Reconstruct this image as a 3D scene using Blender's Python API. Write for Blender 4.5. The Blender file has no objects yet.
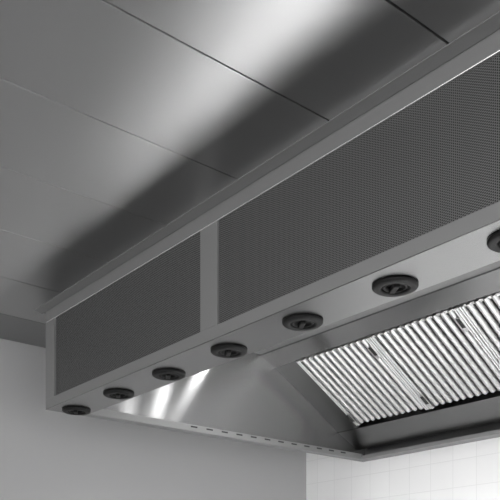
import bpy, bmesh, math
from mathutils import Vector, Matrix

SC = bpy.context.scene
COL = SC.collection
HB = 2.10            # height of the hood's underside above the floor
ZC = 0.354           # ceiling height above the hood's underside
HL = 2.87            # hood length along x
YB = 1.649           # hood depth
XW = -0.40           # left wall
YW = 1.652           # back wall

# ------------------------------------------------------------------ materials
def principled(name, col, metallic=0.0, rough=0.5, aniso=0.0, rot=0.0, uvtan=False):
    m = bpy.data.materials.new(name); m.use_nodes = True
    nt = m.node_tree; b = nt.nodes['Principled BSDF']
    b.inputs['Base Color'].default_value = (col, col, col, 1)
    b.inputs['Metallic'].default_value = metallic
    b.inputs['Roughness'].default_value = rough
    b.inputs['Anisotropic'].default_value = aniso
    b.inputs['Anisotropic Rotation'].default_value = rot
    if uvtan:
        t = nt.nodes.new('ShaderNodeTangent'); t.direction_type = 'UV_MAP'; t.uv_map = 'UVMap'
        nt.links.new(t.outputs[0], b.inputs['Tangent'])
    return m

def add_brush(m, scale=(6, 6, 300), amt=0.05, coord='Object', bump=0.0):
    """fine brushed grain: stretched noise in roughness and a little in colour"""
    nt = m.node_tree; b = nt.nodes['Principled BSDF']
    tc = nt.nodes.new('ShaderNodeTexCoord'); mp = nt.nodes.new('ShaderNodeMapping')
    mp.inputs['Scale'].default_value = scale
    n = nt.nodes.new('ShaderNodeTexNoise'); n.inputs['Scale'].default_value = 1.0
    n.inputs['Detail'].default_value = 3
    nt.links.new(tc.outputs[coord], mp.inputs[0]); nt.links.new(mp.outputs[0], n.inputs['Vector'])
    r = b.inputs['Roughness'].default_value
    mr = nt.nodes.new('ShaderNodeMapRange')
    mr.inputs['To Min'].default_value = r - amt; mr.inputs['To Max'].default_value = r + amt
    nt.links.new(n.outputs['Fac'], mr.inputs['Value']); nt.links.new(mr.outputs[0], b.inputs['Roughness'])
    return m

def perforated_mat():
    m = principled('perforated_steel', 0.165, 0.6, 0.45)
    nt = m.node_tree; L = nt.links; b = nt.nodes['Principled BSDF']
    def N(t, op=None, v=None):
        n = nt.nodes.new(t)
        if op: n.operation = op
        if v is not None: n.inputs[1].default_value = v
        return n
    tc = N('ShaderNodeTexCoord'); sp = N('ShaderNodeSeparateXYZ'); L.new(tc.outputs['Object'], sp.inputs[0])
    P = 0.0088; Q = 0.0051; RAD = 0.00175          # hole lattice: P by Q with a second hole in each cell centre
    def cell(sock, period, shift):
        d = N('ShaderNodeMath', 'DIVIDE', period); L.new(sock, d.inputs[0])
        a = N('ShaderNodeMath', 'ADD', shift); L.new(d.outputs[0], a.inputs[0])
        f = N('ShaderNodeMath', 'FRACT'); L.new(a.outputs[0], f.inputs[0])
        s = N('ShaderNodeMath', 'SUBTRACT', 0.5); L.new(f.outputs[0], s.inputs[0])
        k = N('ShaderNodeMath', 'MULTIPLY', period); L.new(s.outputs[0], k.inputs[0])
        q = N('ShaderNodeMath', 'POWER', 2.0); ab = N('ShaderNodeMath', 'ABSOLUTE')
        L.new(k.outputs[0], ab.inputs[0]); L.new(ab.outputs[0], q.inputs[0]); return q.outputs[0]
    masks = []
    for sh in (0.0, 0.5):
        d2 = N('ShaderNodeMath', 'ADD'); L.new(cell(sp.outputs['X'], P, sh), d2.inputs[0]); L.new(cell(sp.outputs['Z'], Q, sh), d2.inputs[1])
        h = N('ShaderNodeMath', 'LESS_THAN', RAD ** 2); L.new(d2.outputs[0], h.inputs[0]); masks.append(h)
    hole = N('ShaderNodeMath', 'MAXIMUM'); L.new(masks[0].outputs[0], hole.inputs[0]); L.new(masks[1].outputs[0], hole.inputs[1])
    dark = nt.nodes.new('ShaderNodeBsdfDiffuse'); dark.inputs[0].default_value = (.03, .03, .03, 1)
    mx = nt.nodes.new('ShaderNodeMixShader')
    L.new(hole.outputs[0], mx.inputs[0]); L.new(b.outputs[0], mx.inputs[1]); L.new(dark.outputs[0], mx.inputs[2])
    L.new(mx.outputs[0], nt.nodes['Material Output'].inputs[0])
    return m

def tile_mat():
    m = principled('white_tile', 0.8, 0, 0.25)
    nt = m.node_tree; L = nt.links; b = nt.nodes['Principled BSDF']
    tc = nt.nodes.new('ShaderNodeTexCoord'); sp = nt.nodes.new('ShaderNodeSeparateXYZ'); cb = nt.nodes.new('ShaderNodeCombineXYZ')
    L.new(tc.outputs['Object'], sp.inputs[0])
    L.new(sp.outputs['X'], cb.inputs[0]); L.new(sp.outputs['Z'], cb.inputs[1])
    mp = nt.nodes.new('ShaderNodeMapping'); mp.inputs['Location'].default_value = (0.0775, 0.0635 , 0)
    L.new(cb.outputs[0], mp.inputs[0])
    br = nt.nodes.new('ShaderNodeTexBrick'); br.offset = 0.0; br.squash = 1.0
    br.inputs['Color1'].default_value = (.80, .80, .80, 1); br.inputs['Color2'].default_value = (.78, .78, .78, 1)
    br.inputs['Mortar'].default_value = (.70, .70, .70, 1)
    br.inputs['Scale'].default_value = 1; br.inputs['Mortar Size'].default_value = 0.0016
    br.inputs['Mortar Smooth'].default_value = 0.3
    br.inputs['Brick Width'].default_value = 0.12; br.inputs['Row Height'].default_value = 0.12
    L.new(mp.outputs[0], br.inputs['Vector']); L.new(br.outputs['Color'], b.inputs['Base Color'])
    bp = nt.nodes.new('ShaderNodeBump'); bp.invert = True; bp.inputs['Strength'].default_value = 0.3; bp.inputs['Distance'].default_value = 0.001
    L.new(br.outputs['Fac'], bp.inputs['Height']); L.new(bp.outputs[0], b.inputs['Normal'])
    return m

def ceiling_mat():
    m = principled('ceiling_metal', 0.49, 1.0, 0.37, 0.90, 0.0, True)
    nt = m.node_tree; L = nt.links; b = nt.nodes['Principled BSDF']
    tc = nt.nodes.new('ShaderNodeTexCoord'); n = nt.nodes.new('ShaderNodeTexNoise')
    mp = nt.nodes.new('ShaderNodeMapping'); mp.inputs['Scale'].default_value = (2.2, 1.4, 1)
    n.inputs['Scale'].default_value = 1.0; n.inputs['Detail'].default_value = 1
    L.new(tc.outputs['Object'], mp.inputs[0]); L.new(mp.outputs[0], n.inputs['Vector'])
    bp = nt.nodes.new('ShaderNodeBump'); bp.inputs['Strength'].default_value = 0.35; bp.inputs['Distance'].default_value = 0.03
    L.new(n.outputs['Fac'], bp.inputs['Height']); L.new(bp.outputs[0], b.inputs['Normal'])
    return m

def wall_mat():
    m = principled('grey_wall_paint', 0.335, 0, 0.55)
    nt = m.node_tree; L = nt.links; b = nt.nodes['Principled BSDF']
    n = nt.nodes.new('ShaderNodeTexNoise'); n.inputs['Scale'].default_value = 160; n.inputs['Detail'].default_value = 2
    tc = nt.nodes.new('ShaderNodeTexCoord'); L.new(tc.outputs['Object'], n.inputs['Vector'])
    bp = nt.nodes.new('ShaderNodeBump'); bp.inputs['Strength'].default_value = 0.06; bp.inputs['Distance'].default_value = 0.002
    L.new(n.outputs['Fac'], bp.inputs['Height']); L.new(bp.outputs[0], b.inputs['Normal'])
    return m

M_STEEL = add_brush(principled('brushed_steel', 0.42, 1.0, 0.19), (4, 200, 200), 0.008)
M_FRONT = principled('satin_steel', 0.24, 0.45, 0.50)
M_EDGE = principled('dark_edge_panel', 0.30, 0.9, 0.42)
M_GLINT = principled('glint_steel', 0.85, 1.0, 0.22)  # paler steel, the rail edge's glint put into its colour
M_SHADED = principled('shaded_inner_steel', 0.19, 1.0, 0.32)  # same steel darkened in colour for shade and dim reflections inside the hood
M_UNDER = principled('underside_steel', 0.32, 1.0, 0.22, 0.8, 0.25, True)
M_END = add_brush(principled('brushed_steel_end', 0.36, 1.0, 0.225, 1.0, 0.25, True), (3, 3, 3), 0.0)
M_FILTER = principled('filter_steel', 0.56, 1.0, 0.48)
M_COUNTER = principled('counter_steel', 0.85, 0.3, 0.35)
M_PERF = perforated_mat()
M_TILE = tile_mat()
M_CEIL = ceiling_mat()
M_WALL = wall_mat()
M_BLACK = principled('black_plastic', 0.009, 0, 0.5)
M_CORE = principled('black_core', 0.006, 0, 0.5)
for m_ in (M_BLACK, M_CORE): m_.node_tree.nodes['Principled BSDF'].inputs['Specular IOR Level'].default_value = 0.17
M_DARK = principled('dark_gap', 0.02, 0, 0.8)
M_FLOOR = principled('floor_tile', 0.10, 0, 0.5)
def emit(name, v):
    m = bpy.data.materials.new(name); m.use_nodes = True; nt = m.node_tree
    e = nt.nodes.new('ShaderNodeEmission'); e.inputs[0].default_value = (1, 1, 1, 1); e.inputs[1].default_value = v
    nt.links.new(e.outputs[0], nt.nodes['Material Output'].inputs[0]); return m
M_TUBE = emit('lamp_lens', 12)
SPOT = 195
SPILL = 8.5

# ------------------------------------------------------------------ helpers
def box(bm, x0, x1, y0, y1, z0, z1):
    v = [bm.verts.new(p) for p in ((x0,y0,z0),(x1,y0,z0),(x1,y1,z0),(x0,y1,z0),(x0,y0,z1),(x1,y0,z1),(x1,y1,z1),(x0,y1,z1))]
    for f in ((0,3,2,1),(4,5,6,7),(0,1,5,4),(1,2,6,5),(2,3,7,6),(3,0,4,7)):
        bm.faces.new([v[i] for i in f])

def prism(bm, prof, x0, x1):
    """closed (y,z) profile swept along x"""
    a = [bm.verts.new((x0, y, z)) for y, z in prof]; b = [bm.verts.new((x1, y, z)) for y, z in prof]
    n = len(prof)
    for i in range(n):
        j = (i + 1) % n; bm.faces.new((a[i], a[j], b[j], b[i]))
    bm.faces.new(a[::-1]); bm.faces.new(b)

def sheet(bm, pts, t, x0, x1):
    """open (y,z) polyline given a thickness t, swept along x"""
    P = [Vector(p) for p in pts]; off = []
    for i, p in enumerate(P):
        ns = []
        for a, b in ((i - 1, i), (i, i + 1)):
            if a >= 0 and b < len(P):
                d = (P[b] - P[a]).normalized(); ns.append(Vector((-d.y, d.x)))
        n = sum(ns, Vector((0, 0))).normalized(); k = 1 / max(0.4, n.dot(ns[0]))
        off.append(p + n * t * k)
    for i in range(len(P) - 1):
        prism(bm, [tuple(P[i]), tuple(P[i + 1]), tuple(off[i + 1]), tuple(off[i])], x0, x1)

def lathe(bm, prof, n=40, c=(0, 0, 0)):
    rings = []
    for r, z in prof:
        rings.append([bm.verts.new((c[0] + r * math.cos(2*math.pi*k/n), c[1] + r * math.sin(2*math.pi*k/n), c[2] + z)) for k in range(n)])
    for a, b in zip(rings, rings[1:]):
        for k in range(n):
            bm.faces.new((a[k], a[(k+1) % n], b[(k+1) % n], b[k]))
    bm.faces.new(rings[0][::-1]); bm.faces.new(rings[-1])

def build(name, bm, mat, parent=None, loc=(0, 0, 0), bevel=0, smooth=False, kind=None):
    bmesh.ops.recalc_face_normals(bm, faces=bm.faces)
    me = bpy.data.meshes.new(name); bm.to_mesh(me); bm.free()
    me.materials.append(mat)
    if smooth:
        for p in me.polygons: p.use_smooth = True
    o = bpy.data.objects.new(name, me); COL.objects.link(o); o.location = loc
    if parent: o.parent = parent
    if bevel:
        md = o.modifiers.new('bevel', 'BEVEL'); md.width = bevel; md.segments = 2; md.limit_method = 'ANGLE'
    if kind: o['kind'] = kind
    return o

def empty(name, loc, label, cat, group=None):
    o = bpy.data.objects.new(name, None); COL.objects.link(o); o.location = loc; o.empty_display_size = 0.1
    o['label'] = label; o['category'] = cat
    if group: o['group'] = group
    return o

def plan_uv(bm, front=False):
    uv = bm.loops.layers.uv.new('UVMap')
    for f in bm.faces:
        for l in f.loops: l[uv].uv = (l.vert.co.x, l.vert.co.y + (l.vert.co.z if front else 0))

def NB(): return bmesh.new()

# ------------------------------------------------------------------ the room
XR, YF = 5.2, -3.6
bm = NB(); box(bm, XW - .1, XR, YF, YW + .1, -.1, 0); build('floor', bm, M_FLOOR, kind='structure')
bm = NB(); box(bm, XW - .1, XW, YF, YW + .1, 0, HB + ZC + .12)
o = build('wall_left', bm, M_WALL, kind='structure')
o['label'] = 'plain grey painted wall at the left end of the hood'; o['category'] = 'wall'
bm = NB(); box(bm, XW, XR, YW, YW + .1, -HB, ZC + .12)
o = build('wall_back', bm, M_TILE, loc=(0, 0, HB), kind='structure')
o['label'] = 'white square tiled wall behind the hood'; o['category'] = 'wall'

# long metal ceiling planks running towards the back wall, with open joints
bm = NB()
joints = [0.182 + 0.3155 * k for k in range(-1, 17)]
g = 0.0016
for i, (a, b) in enumerate(zip(joints, joints[1:])):
    gg = [.0016, .0014, .0013, .0015, .0016, .0026, .0024][min(i, 6)]
    a2, b2 = a + gg, b - gg
    if b2 <= 0 or a2 >= HL:
        box(bm, a2, b2, YF, YW - .002, 0, .012)
    else:
        box(bm, a2, b2, YF, 0.0, 0, .012)
        if a2 < 0: box(bm, a2, -0.001, 0.0, YW - .002, 0, .012)
        if b2 > HL: box(bm, HL + .001, b2, 0.0, YW - .002, 0, .012)
plan_uv(bm)
o = build('ceiling', bm, M_CEIL, loc=(0, 0, HB + ZC), bevel=.0012, kind='structure')
o['label'] = 'suspended ceiling of long satin metal planks with narrow joints'; o['category'] = 'ceiling'
bm = NB(); box(bm, XW + .002, joints[0] - .0015, YF, YW - .002, 0, .012)
o = build('trim_3', bm, M_EDGE, loc=(0, 0, HB + ZC), bevel=.0012, kind='structure')
o['label'] = 'darker edge plank of the ceiling along the grey wall'; o['category'] = 'trim'
bm = NB(); box(bm, XW, XR, YF, 0.0, 0, .02); box(bm, XW, -.001, 0.0, YW, 0, .02); box(bm, HL + .001, XR, 0.0, YW, 0, .02)
box(bm, -.001, HL + .001, 0.0, YW, .10, .12)
build('ceiling_backing', bm, M_DARK, loc=(0, 0, HB + ZC + .014), kind='structure').name = 'trim_2'

# flat angle trim on the ceiling around the hood
bm = NB()
prism(bm, [(-.031, 0), (-.031, -.002), (-.002, -.008), (-.002, 0)], -.023, HL + .023)
box(bm, -.023, -.001, -.002, YW - .004, -.004, 0); box(bm, HL + .001, HL + .023, -.002, YW - .004, -.004, 0)
o = build('trim_1', bm, M_FRONT, loc=(0, 0, HB + ZC), kind='structure')
o['label'] = 'narrow metal edging on the ceiling along the top of the hood'; o['category'] = 'trim'

# the worktop of the cooking line under the hood
ct = empty('cooking_counter', (0, 0, 0), 'stainless steel cooking counter against the tiled wall under the hood', 'counter')
bm = NB(); box(bm, .05, HL, .55, YW - .004, .91, .95); build('worktop', bm, M_COUNTER, ct, bevel=.004)
bm = NB(); box(bm, .08, HL - .03, .62, YW - .01, .12, .91); build('body', bm, M_STEEL, ct)
bm = NB(); box(bm, .10, HL - .05, .68, YW - .01, 0, .12); build('plinth', bm, M_DARK, ct)

# ------------------------------------------------------------------ the hood
hood = empty('extractor_hood', (0, 0, HB), 'long stainless steel kitchen extractor hood hung from the ceiling, with perforated front panels', 'extractor hood')
def part(name, bm, mat, **k): return build(name, bm, mat, hood, **k)

# front frame
bm = NB(); box(bm, 0, HL, 0, .03, .309, ZC); part('top_rail', bm, M_FRONT)
bm = NB(); prism(bm, [(.0005 - .0022 * math.sin(a), .3080 + .0022 * math.cos(a)) for a in [math.pi * i / 8 for i in range(9)]] + [(.007, .3058), (.007, .3102)], 0, HL); part('glint_strip', bm, M_GLINT, smooth=False)  # added bar standing in for the bright reflection along the rail's lower edge
bm = NB(); box(bm, 0, HL, 0, .03, 0.0005, .036); part('bottom_rail', bm, M_FRONT, bevel=.0015)
bm = NB(); box(bm, 0, .066, .0005, .03, .036, .307); part('stile', bm, M_FRONT)
bm = NB(); box(bm, HL - .066, HL, .0005, .03, .036, .307); part('stile', bm, M_FRONT)
for x in (.929, 1.866):
    bm = NB(); box(bm, x, x + .074, .0005, .03, .036, .307); part('mullion', bm, M_FRONT, bevel=.001)
for x0, x1 in ((.066, .929), (1.003, 1.866), (1.940, HL - .066)):
    bm = NB(); box(bm, 0, x1 - x0, 0, .004, 0, .271)
    part('perforated_panel', bm, M_PERF, loc=(x0, .008, .036))
# underside of the front plenum, with a folded lip at its back edge
bm = NB(); sheet(bm, [(0, 0), (.150, 0), (.150, .44)], .0025, .0005, HL - .0005); plan_uv(bm)
part('underside_panel', bm, M_UNDER)

# end panels, brushed along their depth (UV carries the brush direction)
def end_panel(x0, x1):
    bm = NB(); box(bm, x0, x1, .03, YB, .006, .44)
    uv = bm.loops.layers.uv.new('UVMap')
    for f in bm.faces:
        for l in f.loops: l[uv].uv = (l.vert.co.y, l.vert.co.z)
    return part('end_panel', bm, M_END)
end_panel(0, .018); end_panel(HL - .018, HL)
# bottom flanges with an upturned lip; drain slots in the lip
bm = NB(); box(bm, 0, .045, .1505, YB, 0, .0025); box(bm, .0435, .045, .1505, 1.60, .0025, .026)
part('end_flange', bm, M_FRONT)
bm = NB(); box(bm, HL - .045, HL, .1505, YB, 0, .0025); box(bm, HL - .045, HL - .0435, .1505, 1.60, .0025, .026)
part('end_flange', bm, M_FRONT)
for k in range(12):
    y = .615 + k * (1.465 - .615) / 11
    bm = NB(); box(bm, .0445, .0456, y - .016, y + .016, .0145, .0205); part('drain_slot', bm, M_DARK)

# inside top, the sloped strip above the filters, filler panels, gutter and back flange
bm = NB(); box(bm, .018, HL - .018, .150, .985, .385, .387); part('inner_top', bm, M_FRONT)
T = Vector((1.069, .344)); B = Vector((1.460, .115)); U = (B - T).normalized(); NN = Vector((U.y, -U.x))   # NN points down and forward
bm = NB(); sheet(bm, [(.985, .385), (.985, .379), tuple(T)], .0025, .018, HL - .018); part('sloped_strip', bm, M_STEEL)
def on(s, n): v = T + U * s + NN * n; return (v.x, v.y)
FX0, FW, NF = .150, .4125, 6
bm = NB(); prism(bm, [on(0, 0), on(.453, 0), on(.453, -.003), on(0, -.003)], .018, FX0)
part('filler_panel', bm, M_SHADED)
bm = NB(); prism(bm, [on(0, 0), on(.453, 0), on(.453, -.003), on(0, -.003)], FX0 + FW * NF, HL - .018)
part('filler_panel', bm, M_SHADED)
bm = NB(); sheet(bm, [(1.475, .150), (1.462, .113), (1.590, .048), (1.640, .060), (1.640, .16)], .002, .018, HL - .018)
part('gutter', bm, M_SHADED)
bm = NB(); box(bm, .0455, HL - .0455, 1.585, YB, 0, .0025); box(bm, .0455, HL - .0455, 1.585, 1.587, .0025, .016); part('back_flange', bm, M_FRONT)
bm = NB(); box(bm, .018, HL - .018, 1.645, YB, .0025, .44)
part('back_plate', bm, M_SHADED)

# row of recessed downlights in the inside top
for k in range(9):
    x = .085 + .30 * k
    bm = NB(); lathe(bm, [(.034, .030), (.034, .001), (.036, -.002), (.048, -.003), (.050, -.0005), (.050, 0), (.0385, .001), (.0385, .032)], 32)
    ring = part('downlight', bm, M_STEEL, loc=(x, .76, .385), smooth=True)
    bm = NB(); lathe(bm, [(.0335, .006), (.0335, .010)], 32); build('lens', bm, M_TUBE, ring)
    for nm, e, cone, bl in (('downlight_beam', SPOT, 36, .6), ('downlight_spill', SPILL, 160, 1.0)):
        if nm == 'downlight_beam' and k == 0: continue
        ld = bpy.data.lights.new(nm, 'SPOT'); ld.energy = e; ld.spot_size = math.radians(cone); ld.spot_blend = bl
        ld.shadow_soft_size = .028
        lo = bpy.data.objects.new(nm, ld); COL.objects.link(lo); lo.location = (x, .76, HB + .372)

# swivel air nozzles in the underside
def nozzle(x, first=[None]):
    src = first[0]
    if src is None:
        bm = NB(); lathe(bm, [(.030, -.0002), (.0495, -.0002), (.0505, -.003), (.0495, -.006), (.045, -.009), (.036, -.0095), (.031, -.0085), (.0300, -.006), (.0300, -.0006)], 48)
        ring = part('air_nozzle', bm, M_BLACK, smooth=True)
        bm = NB(); lathe(bm, [(.0298, -.0008), (.029, -.004), (.026, -.0065), (.022, -.0065), (.021, -.002), (.004, -.0015)], 40)
        build('swivel_cup', bm, M_CORE, ring, smooth=True)
        bm = NB()
        for q in (-.002,):
            box(bm, q - .0065, q + .0065, -.019, .019, -.0125, -.0016)
        bm.transform(Matrix.Rotation(math.radians(58), 4, 'Z'))
        build('vane', bm, M_CORE, ring, bevel=.002)
        first[0] = ring; ring.location = (x, .084, 0)
    else:
        r = src.copy(); COL.objects.link(r); r.location = (x, .084, 0)
        for ch in src.children:
            c = ch.copy(); COL.objects.link(c); c.parent = r
for k in range(10): nozzle(.070 + .2925 * k)

# ------------------------------------------------------------------ the baffle filters
import mathutils
frame_rot = Matrix(((1, 0, 0), (0, U.x, NN.x), (0, U.y, NN.y)))    # local x = along hood, y = down the slope, z = out of the bank
if frame_rot.determinant() < 0: frame_rot = Matrix(((1, 0, 0), (0, U.x, NN.x), (0, U.y, NN.y)))
def make_filter(label):
    """local frame: x along the hood, s down the slope, n out towards the cook"""
    r = empty('grease_filter', (0, 0, 0), label, 'grease filter', 'baffle filters in the hood')
    def W(x, s, n):
        v = U * s + NN * n
        return (x, v.x, v.y)
    def fin(bm):
        for v in bm.verts: v.co = W(*v.co)
        return bm
    S0, S1 = .004, .436
    bm = NB()
    box(bm, .001, .022, S0, S1, -.018, .004); box(bm, FW - .022, FW - .001, S0, S1, -.018, .004)
    box(bm, .022, FW - .022, S0, S0 + .012, -.018, .000); 
    for xr in (.0065, .0165, FW - .0165, FW - .0065):
        a_ = [math.pi * j / 6 for j in range(7)]
        e0, e1 = [[bm.verts.new((xr + .0042 * math.cos(t), s, .0035 + .0045 * math.sin(t))) for t in a_] for s in (S0 + .001, S1 - .002)]
        for j in range(6): bm.faces.new((e0[j], e0[j+1], e1[j+1], e1[j]))
        bm.faces.new(e0); bm.faces.new(e1)
    build('frame', fin(bm), M_FILTER, r)
    bm = NB(); box(bm, .022, FW - .022, S0 + .012, S1, -.024, -.020); box(bm, .022, FW - .022, S1 - .004, S1, -.020, -.012)
    build('backing', fin(bm), M_SHADED, r)
    pitch = (FW - .044) / 11; hw = .0122
    for k in range(11):
        xc = .022 + pitch * (k + .5)
        bm = NB(); rows = []
        n = 10; K = 6
        stations = [(S0 + .002, 1.0)] + [(S1 - .006 - hw * (1 - math.sin(a)), math.cos(a)) for a in [i * (math.pi/2) / K for i in range(K)]]
        stations = [(S0 + .002, 1.0)] + [(S1 - .004 - hw + hw * math.sin(i * math.pi/2/K), math.cos(i * math.pi/2/K)) for i in range(K)]
        for s, sc in stations:
            rows.append([bm.verts.new((xc + hw * sc * math.cos(t), s, -.006 + .013 * sc * math.sin(t))) for t in [math.pi * j / n for j in range(n + 1)]])
        for a, b in zip(rows, rows[1:]):
            for j in range(n): bm.faces.new((a[j], a[j+1], b[j+1], b[j]))
        tip = bm.verts.new((xc, S1 - .004, -.006))
        for j in range(n): bm.faces.new((rows[-1][j], rows[-1][j+1], tip))
        build('baffle', fin(bm), M_FILTER, r, smooth=True)
    for xc, s in ((FW - .026, .075), (.014, .385)):
        bm = NB(); box(bm, xc - .010, xc + .010, s - .032, s + .034, .006, .0095)
        l = build('latch', fin(bm), M_FILTER, r, bevel=.001)
        bm = NB(); box(bm, xc - .008, xc + .007, s - .030, s + .016, .0095, .0108)
        build('slot', fin(bm), M_DARK, l)
    return r
labels = ['bright baffle grease filter at the left end of the bank, beside the dark filler panel',
          'bright baffle grease filter second from the left end of the bank',
          'baffle grease filter third from the left end, cut off by the right edge',
          'baffle grease filter fourth from the left end of the bank',
          'baffle grease filter fifth from the left end of the bank',
          'baffle grease filter at the far right end of the bank']
proto = make_filter(labels[0])
for i in range(NF):
    if i == 0: r = proto
    else:
        r = proto.copy(); COL.objects.link(r); r['label'] = labels[i]
        for ch in proto.children:
            c = ch.copy(); COL.objects.link(c); c.parent = r
            for g2 in ch.children:
                d = g2.copy(); COL.objects.link(d); d.parent = c
    r.location = (FX0 + FW * i, T.x, HB + T.y)

# ------------------------------------------------------------------ light
w = bpy.data.worlds.new('daylight'); SC.world = w; w.use_nodes = True
bg = w.node_tree.nodes['Background']; bg.inputs[0].default_value = (1, 1, 1, 1); bg.inputs[1].default_value = 2.8

# ------------------------------------------------------------------ camera
cam = bpy.data.cameras.new('camera'); co = bpy.data.objects.new('camera', cam); COL.objects.link(co)
co.location = (2.706, -1.2946, HB - .70)
co.rotation_euler = (math.pi / 2, 0, math.atan2(.771, .637))
cam.sensor_width = 36; cam.lens = 820 / 500 * 36; cam.shift_y = (607 - 250) / 500; cam.clip_start = .05
SC.camera = co
SC.view_settings.view_transform = 'Standard'; SC.view_settings.look = 'None'
SC.view_settings.gamma = 1; SC.view_settings.use_curve_mapping = False; SC.view_settings.exposure = 0
